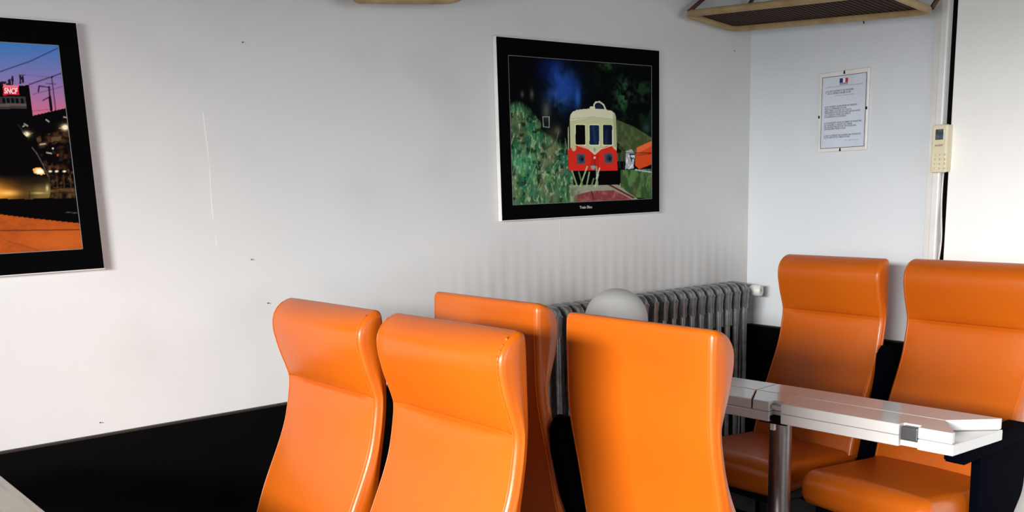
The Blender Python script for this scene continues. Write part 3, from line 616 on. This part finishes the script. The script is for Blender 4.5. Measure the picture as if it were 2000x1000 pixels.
# ------------------------------------------------------------------ radiator
def radiator():
    n = 22; pitch = .0595; x0 = -.205; zt = EYE-.463
    t = thing('cast_iron_radiator', 'grey cast iron column radiator against the left wall in the corner', 'radiator', (x0-pitch*(n-1)/2, -.10, 0))
    def section():
        bm = bmesh.new(); yf, yb = -.055, .060; hw = .0160
        H0 = .115
        # joined head: rounded front top corner
        prof = fillet([(yf-.012, zt-H0), (yf-.014, zt-.0), (yb+.012, zt+.006), (yb+.012, zt-H0)], [0, .040, .040, 0], 8)
        prism(bm, prof, -hw, hw, bev=.012, axis='x')
        prof = fillet([(yf-.012, .20), (yb+.012, .20), (yb+.012, .10), (yf-.012, .10)], [0, 0, .035, .035], 6)
        prism(bm, prof, -hw, hw, bev=.012, axis='x')
        for y in (yf+.004, .002, yb-.006):
            for sx in (-1, 1):
                tube(bm, [(sx*.0052, y, .19), (sx*.0052, y, zt-H0+.012)], .0102, 10, cap=False)
        for z in (zt-.06, .15):
            tube(bm, [(-pitch/2, 0, z), (pitch/2, 0, z)], .018, 10)
        return bm
    bm0 = section(); first = obj('radiator_section', bm0, RAD, t, smooth=True, angle=50)
    first.location.x = pitch*(n-1)/2
    for k in range(1, n):
        c = first.copy(); COL.objects.link(c); c.parent = t; c.location.x = pitch*(n-1)/2-k*pitch
    for k in (0, n-1):
        for y in (-.045, .05):
            bm = bmesh.new(); lathe(bm, [(0, 0), (.022, 0), (.018, .02), (.016, .12), (0, .12)], 12, Matrix.Translation((pitch*(n-1)/2-k*pitch, y, 0))); obj('foot', bm, RAD, t, smooth=True, angle=40)
    # valve at the corner end
    vx = pitch*(n-1)/2
    bm = bmesh.new(); tube(bm, [(vx+.02, 0, zt-.045), (vx+.09, 0, zt-.043), (vx+.092, -.012, zt-.043)], .012, 12); tube(bm, [(vx+.092, .0, zt-.043), (vx+.092, .04, zt-.08), (vx+.092, .05, .03)], .009, 10)
    v = obj('valve', bm, WHITEP, t, smooth=True, angle=40)
    ax = Vector((.30, -.95, 0)).normalized(); Mx = Matrix.Translation((vx+.088, -.012, zt-.043)) @ ax.to_track_quat('Z', 'Y').to_matrix().to_4x4()
    bm = bmesh.new(); lathe(bm, [(0, 0), (.020, 0), (.026, .012), (.0275, .05), (.025, .056), (.008, .056), (.007, .045), (0, .045)], 20, Mx)
    kn = obj('valve_knob', bm, WHITEP, v, smooth=True, angle=40)
    bm = bmesh.new(); lathe(bm, [(0, .0455), (.0068, .0455), (.0068, .047), (0, .047)], 12, Mx); kb = obj('knob_hole_shade', bm, DARK, v)  # dark disc stands in for the shade inside the knob's hole
radiator()

# ------------------------------------------------------------------ seats
FD = [0, .004, .012, .025, .045, .065, .085, .11, .145, .18, .21, .229, .25, .285, .325, .365, .41, .455, .5, .555, .62, .70, .745]
FU = [-.020, -.008, .007, .024, .037, .0410, .0405, .036, .0275, .016, .0065, .0025, .0035, .009, .017, .028, .046, .067, .089, .114, .139, .166, .178]
BD = [0, .004, .012, .03, .06, .1, .19, .28, .34, .4, .5, .6, .745]
BU = [-.029, -.035, -.038, -.040, -.041, -.041, -.041, -.034, -.023, -.011, .007, .025, .050]
def hermite(xs, ys, q):
    xs, ys = np.array(xs), np.array(ys); d = np.diff(ys)/np.diff(xs); m = np.concatenate([[d[0]], (d[:-1]+d[1:])/2, [d[-1]]])
    for i in range(len(d)):
        if i > 0 and d[i-1]*d[i] <= 0: m[i] = 0
    i = np.clip(np.searchsorted(xs, q)-1, 0, len(d)-1); h = xs[i+1]-xs[i]; t = (q-xs[i])/h
    return ys[i]*(2*t**3-3*t**2+1)+h*m[i]*(t**3-2*t**2+t)+ys[i+1]*(-2*t**3+3*t**2)+h*m[i+1]*(t**3-t**2)
TOP = 1.165
HW = .250
NF, NA, NS = 18, 5, 5
def back_rows():
    ds = np.unique(np.concatenate([np.array([0, .002, .005, .009, .014, .02]), np.linspace(.028, .2, 18), np.linspace(.205, .255, 14), np.linspace(.265, .745, 26)]))[::-1]
    rows = []
    for d in ds:
        uf = float(hermite(FD, FU, d)); ub = float(hermite(BD, BU, d)); th = uf-ub
        e = min(1.0, d/.016); w_ = HW-.014*(1-math.sqrt(max(0, 1-(1-e)**2)))
        r = min(.014, th*.42)
        cm = (1-.9*math.exp(-((d-.229)/.02)**2))*min(1, d/.03)
        ring = []
        for k in range(NF+1):                        # front, left (+y) to right (-y)
            s = 1-2*k/NF; y = s*(w_-r); ring.append((uf+.010*cm*(1-abs(s)**3.0)-.004*min(1, d/.03)-.010*math.exp(-((d-.229)/.0045)**2)*(1-abs(s)**10), y, d))
        uf2 = uf-.004*min(1, d/.03)
        for k in range(1, NA+1):
            a = math.pi/2*k/NA; ring.append((uf2-r+r*math.cos(a), -(w_-r)-r*math.sin(a), d))
        for k in range(1, NS):
            s = k/NS; ring.append((uf2-r+(ub+r-uf2+r)*s, -w_-.004*math.sin(math.pi*s)*min(1, d/.05), d))
        for k in range(0, NA+1):
            a = math.pi/2*k/NA; ring.append((ub+r-r*math.sin(a), -(w_-r)-r*math.cos(a), d))
        for k in range(1, NF):
            s = -1+2*k/NF; ring.append((ub-.002*(1-s*s), s*(w_-r), d))
        for k in range(0, NA+1):
            a = math.pi/2*k/NA; ring.append((ub+r-r*math.cos(a), (w_-r)+r*math.sin(a), d))
        for k in range(1, NS):
            s = 1-k/NS; ring.append((uf2-r+(ub+r-uf2+r)*s, w_+.004*math.sin(math.pi*s)*min(1, d/.05), d))
        for k in range(0, NA):
            a = math.pi/2*(1-k/NA); ring.append((uf2-r+r*math.cos(a), (w_-r)+r*math.sin(a), d))
        rows.append(ring)
    return ds, rows
def faces_mesh(rows, ds, pick):
    bm = bmesh.new(); n = len(rows[0]); V = {}
    def vert(i, k):
        k %= n
        if (i, k) not in V:
            u, y, d = rows[i][k]; V[(i, k)] = bm.verts.new((u, y, TOP-d))
        return V[(i, k)]
    for i in range(len(rows)-1):
        dm = (ds[i]+ds[i+1])/2
        for k in range(n):
            if pick(dm, k): bm.faces.new((vert(i, k), vert(i, k+1), vert(i+1, k+1), vert(i+1, k)))
    return bm, vert
def pillow(prof, hw, r, n=5):
    """closed side outline (u,z) swept across the width with rolled edges"""
    P = [Vector((a, b)) for a, b in prof]; N = len(P)
    area_ = sum(P[i].x*P[(i+1) % N].y-P[(i+1) % N].x*P[i].y for i in range(N)); sg = 1 if area_ > 0 else -1
    nor = []
    for i in range(N):
        t = (P[(i+1) % N]-P[i-1]).normalized(); nor.append(Vector((t.y, -t.x))*sg)
    slices = []
    for side in (-1, 1):
        seq = [(side*(hw-r+r*math.sin(math.pi/2*k/n)), r*(1-math.cos(math.pi/2*k/n))) for k in range(n+1)]
        slices += seq[::-1] if side < 0 else seq
    # crown between the edges
    mid = [(-(hw-r)*.5, -.004), (0, -.006), ((hw-r)*.5, -.004)]
    slices = slices[:n+1]+mid+slices[n+1:]
    bm = bmesh.new(); rings = [[bm.verts.new((P[i].x-nor[i].x*ins, y, P[i].y-nor[i].y*ins)) for i in range(N)] for y, ins in slices]
    for A, B in zip(rings, rings[1:]):
        for i in range(N): bm.faces.new((A[i], B[i], B[(i+1) % N], A[(i+1) % N]))
    bm.faces.new(rings[0]); bm.faces.new(rings[-1][::-1])
    return bm

def make_seat():
    t = thing('train_seat', 'seat', 'train seat')
    ds, rows = back_rows(); n = len(rows[0]); last = len(rows)-1
    bm, vert = faces_mesh(rows, ds, lambda d, k: not (k < NF))
    bm.faces.new([vert(0, k) for k in range(n)])
    shell = obj('back_shell', bm, LEATHER, t, smooth=True, angle=60)
    bm, vert = faces_mesh(rows, ds, lambda d, k: k < NF and d < .229)
    # ridge over the top closes to the back edge
    b0 = NF+NA+NS-1+NA+1
    for k in range(NF):
        bm.faces.new((vert(last, k), vert(last, k+1), vert(last, b0+NF-k-1), vert(last, b0+NF-k)))
    obj('headrest', bm, LEATHER, t, smooth=True, angle=60)
    bm, vert = faces_mesh(rows, ds, lambda d, k: k < NF and d >= .229)
    obj('back_cushion', bm, LEATHER, t, smooth=True, angle=60)
    # piping along the seams
    for k, sy in ((0, 1), (NF, -1)):
        pts = [Vector((rows[i][k][0]+.0006, rows[i][k][1]+sy*.0012, TOP-rows[i][k][2])) for i in range(len(rows)) if .006 < rows[i][k][2]]
        bm = bmesh.new(); tube(bm, pts, .0014, 6); obj('front_piping', bm, PIPE, shell, smooth=True)
    kb = NF+NA+NS-1+NA+1
    for k in (kb, kb+NF):
        pts = [Vector((rows[i][k % n][0]-.0004, rows[i][k % n][1], TOP-rows[i][k % n][2])) for i in range(len(rows)) if .008 < rows[i][k % n][2]]
        bm = bmesh.new(); tube(bm, pts, .0011, 6); obj('back_piping', bm, PIPE, shell, smooth=True)
    # seat cushion
    prof = fillet([(.10, .345), (.625, .340), (.628, .470), (.36, .448), (.10, .430)], [.02, .045, .055, .2, .02], 7)
    obj('seat_cushion', pillow(prof, HW+.002, .040), LEATHER, t, smooth=True, angle=60)
    obj('seat_frame', box(.09, .57, -.215, .215, .300, .340, bev=.006), BLACKM, t)
    for u in (.17, .50):
        for s in (-1, 1):
            bm = bmesh.new(); bx(bm, u-.022, u+.022, s*.195-.014, s*.195+.014, .018, .302, bev=.004); obj('leg', bm, BLACKM, t)
    for s in (-1, 1):
        obj('floor_rail', box(.10, .58, s*.195-.025, s*.195+.025, 0, .020, bev=.004), BLACKM, t)
    bm = bmesh.new(); tube(bm, [(.34, -.19, .12), (.34, .19, .12)], .016, 10); tube(bm, [(.17, -.19, .2), (.17, .19, .2)], .012, 10)
    obj('crossbar', bm, BLACKM, t, smooth=True)
    return t
def raised_armrest(t, side, z1=.868, hw=.02):
    """padded armrest folded up between the two backs; side = +1 / -1 in the seat's own y"""
    y = side*(HW+.012+hw)
    cl = [(.012, z1), (.018, z1-.1), (.045, z1-.22), (.085, z1-.33), (.125, z1-.45)]
    bm = bmesh.new(); th = .034
    up = [(a+th, b) for a, b in cl]; dn = [(a-th, b) for a, b in cl][::-1]
    prism(bm, fillet(up+dn, [.03]+[0]*4+[.02]+[0]*3+[.03], 6)[:], y-hw, y+hw, bev=.010)
    obj('raised_armrest', bm, NAVY, t, smooth=True, angle=40)
def outer_armrest(t, side):
    y = side*(HW+.030)
    bm = bmesh.new(); prism(bm, fillet([(.12, .600), (.535, .586), (.535, .622), (.50, .646), (.12, .652)], [.01, .008, .01, .02, .015], 5), y-.032, y+.032, bev=.010)
    a = obj('armrest_pad', bm, NAVY, t, smooth=True, angle=40)
    bm = bmesh.new(); prism(bm, fillet([(.400, .62), (.385, .20), (.26, .20), (.10, .40), (.075, .62)], [.0, .03, .05, .10, 0], 7), y-.016, y+.016, bev=.005)
    p = obj('side_panel', bm, NAVY, t, smooth=True, angle=40)
    bm = bmesh.new(); pts = fillet([(.385, .20), (.26, .195), (.095, .40), (.070, .62)], [0, .05, .10, 0], 8)
    tube(bm, [(u-.004, y, z) for u, z in pts], .009, 8); obj('panel_rim', bm, RIM, p, smooth=True)
proto = make_seat()
SEATS = [  # key, x, y, rot, width scale, height scale, label
 ('F1', -2.530, -.585, 183, .99, 1.0, 'orange leatherette train seat at the left end, beside the left wall, turned towards the camera'),
 ('F2', -2.475, -1.108, 183, 1.0, .995, 'worn orange train seat in front, second from left, with puckered headrest seam'),
 ('C1', -2.12, -.81, 1, .98, 1.0, 'orange train seat seen from behind, mostly hidden behind the two front seats'),
 ('C2', -2.08, -1.365, 1, .965, .985, 'orange train seat with its broad back to the camera, in front of the table'),
 ('R1', -.39, -.725, 179, .94, .99, 'orange train seat against the right wall, next to the radiator, behind the table'),
 ('R2', -.355, -1.265, 179, .945, .99, 'rightmost orange train seat, in front of the white door, with dark armrest'),
]
seats = {}
for i, (key, x, y, rz, ws, hs, lab) in enumerate(SEATS):
    s = proto if i == 0 else dup(proto)
    s.location = (x, y, 0); s.rotation_euler = (0, 0, R(rz)); s.scale = (1, ws, hs)
    s['label'] = lab; s['group'] = 'orange train seats'; seats[key] = s

def pucker(seat, side):
    ds, rows = back_rows(); k = NF if side < 0 else 0
    pts = []; rad = []
    for d in np.linspace(.012, .075, 90):
        i = int(np.argmin(np.abs(ds-d))); j = i-1 if ds[i] < d else i+1; j = min(max(j, 0), len(ds)-1)
        f = 0 if ds[i] == ds[j] else (d-ds[i])/(ds[j]-ds[i]); a, b = Vector(rows[i][k]), Vector(rows[j][k]); q = a.lerp(b, f)
        pts.append((q.x-.0008, q.y, TOP-q.z)); rad.append(.0022+.0026*max(0, math.sin(d*560))**2)
    bm = bmesh.new(); tube(bm, pts, rad, 8)
    sh = [c for c in seat.children if c.name.startswith('back_shell')][0]
    o = obj('puckered_seam', bm, LEATHER, sh, smooth=True); o['label'] = 'puckered seam at the headrest corner'
pucker(seats['F2'], 1)
raised_armrest(seats['C1'], -1, hw=.024); raised_armrest(seats['R1'], 1, z1=.835, hw=.018)
outer_armrest(seats['R2'], 1)

# ------------------------------------------------------------------ folding table
def make_table():
    """local: x across (towards the right-wall seats positive), y along (wall end at 0, free end at -L); top of the folded leaves z = .77"""
    t = thing('folding_table', 'table', 'table'); L = 1.46; W = .125; zt = .770; zl = .738
    gap = .0012
    J = -.78                                         # joint between the two pairs of leaves
    notches = [(-.895, -.850), (-1.33, -1.275)]      # latch recesses in the room-side edge
    # lower fixed slab with recesses
    poly = [(W, 0), (-W, 0)]
    for a, b in notches: poly += [(-W, b), (-W+.030, b), (-W+.030, a), (-W, a)]
    poly += [(-W, -L+.032), (W, -L)]
    bm = prism(bmesh.new(), poly, .705, zl-gap, bev=.003, axis='z'); obj('tabletop', bm, LAMI, t)
    def leaf(pts): return prism(bmesh.new(), pts, zl, zt, bev=.0025, axis='z')
    near = [(-gap, J+.06-.004), (-W, J-.012)] + [q for a, b in notches for q in ((-W, b), (-W+.030, b), (-W+.030, a), (-W, a))] + [(-W, -L+.036), (-W+.014, -L+.036), (-gap, -L+.110)]
    obj('leaf', leaf(near), LAMI, t)
    far = [(W, J+.055), (gap, J+.06-.004), (gap, -L+.110), (W-.012, -L+.004), (W, -L+.004)]
    obj('leaf', leaf(far), LAMI, t)
    obj('leaf', leaf([(-gap, -.004), (-W, -.004), (-W, J-.006), (-gap, J+.06)]), LAMI, t)
    obj('leaf', leaf([(W, -.004), (gap, -.004), (gap, J+.06), (W, J+.06)]), LAMI, t)
    for i, (a, b) in enumerate(notches):
        bm = bmesh.new(); bx(bm, -W+.006, -W+.0297, a+.002, b-.002, .708, .724, bev=.002); lt = obj('latch', bm, WHITEP if i else DARK, t)
        bm = bmesh.new()
        if i: bx(bm, -W+.004, -W+.0297, a+.003, b-.003, .7245, .764, bev=.004)
        else: bx(bm, -W+.008, -W+.0297, a+.003, b-.003, .746, .758, bev=.002)
        obj('latch_bar', bm, DGREY if i else LAMI, lt)
    for y in (-.84, -.18):
        bm = bmesh.new(); lathe(bm, [(0, .03), (.034, .03), (.036, .10), (.036, .69), (0, .69)], 24, Matrix.Translation((-.035, y, 0)))
        lg = obj('leg', bm, STEEL, t, smooth=True, angle=50)
        bm = bmesh.new(); lathe(bm, [(0, 0), (.14, 0), (.14, .012), (.05, .03), (0, .03)], 32, Matrix.Translation((-.035, y, 0))); obj('foot_plate', bm, STEEL, lg, smooth=True, angle=40)
        bm = bmesh.new(); bx(bm, -.085, .03, y-.05, y+.05, .688, .706, bev=.003); obj('mounting_plate', bm, BLACKM, lg)
        bm = bmesh.new(); bx(bm, -.080, -.068, y-.004, y+.012, .665, .690, bev=.002); obj('stop_block', bm, WHITEP, lg)
    return t
tb = make_table(); TROT = R(4.6)
tb.location = (-1.212, -.25, 0); tb.rotation_euler.z = TROT
tb['label'] = 'narrow pale folding table with stacked leaves, between seats at right'; tb['group'] = 'narrow folding tables'
tb2 = dup(tb); tb2.location = (-3.440, -.195, 0)
def grain_mat():
    m = mat('grey_grained_laminate', rgb(176, 169, 158), rough=.35, spec=.4, col2=rgb(168, 161, 150), nscale=9)
    nt = m.node_tree; b = nt.nodes['Principled BSDF']; src = b.inputs['Base Color'].links[0].from_socket
    tc = nt.nodes.new('ShaderNodeTexCoord'); mp = nt.nodes.new('ShaderNodeMapping'); mp.inputs['Scale'].default_value = (60, 2.0, 1)
    n = nt.nodes.new('ShaderNodeTexNoise'); n.inputs['Scale'].default_value = 1; n.inputs['Detail'].default_value = 3
    nt.links.new(tc.outputs['Object'], mp.inputs[0]); nt.links.new(mp.outputs[0], n.inputs['Vector'])
    rp = nt.nodes.new('ShaderNodeValToRGB'); rp.color_ramp.elements[0].position = .5; rp.color_ramp.elements[1].position = .68
    nt.links.new(n.outputs['Fac'], rp.inputs[0]); mx = nt.nodes.new('ShaderNodeMixRGB'); nt.links.new(rp.outputs[0], mx.inputs[0])
    nt.links.new(src, mx.inputs[1]); mx.inputs[2].default_value = rgb(132, 124, 112); nt.links.new(mx.outputs[0], b.inputs['Base Color']); return m
GRAIN = grain_mat()
for c in tb2.children:
    if c.name.startswith(('leaf', 'tabletop')):
        c.material_slots[0].link = 'OBJECT'; c.material_slots[0].material = GRAIN
tb2['label'] = 'pale folding table whose corner shows at the lower left edge'

# ------------------------------------------------------------------ lamp on the table
t = thing('table_lamp', 'white frosted globe lamp behind the seat backs, in front of the radiator', 'lamp', (-1.205, -.345, .770))
bm = bmesh.new(); lathe(bm, [(0, 0), (.062, 0), (.064, .006), (.058, .014), (.030, .022), (.026, .06), (.034, .080), (0, .080)], 32); obj('base', bm, BLACKM, t, smooth=True, angle=40)
rr = .121; cz = .184
prof = [(.034, cz-math.sqrt(rr*rr-.034**2))] + [(rr*math.sin(a), cz-rr*math.cos(a)) for a in np.linspace(.35, math.pi-.02, 30)] + [(0, cz+rr)]
bm = bmesh.new(); lathe(bm, prof, 48); obj('globe_shade', bm, GLASS, t, smooth=True)
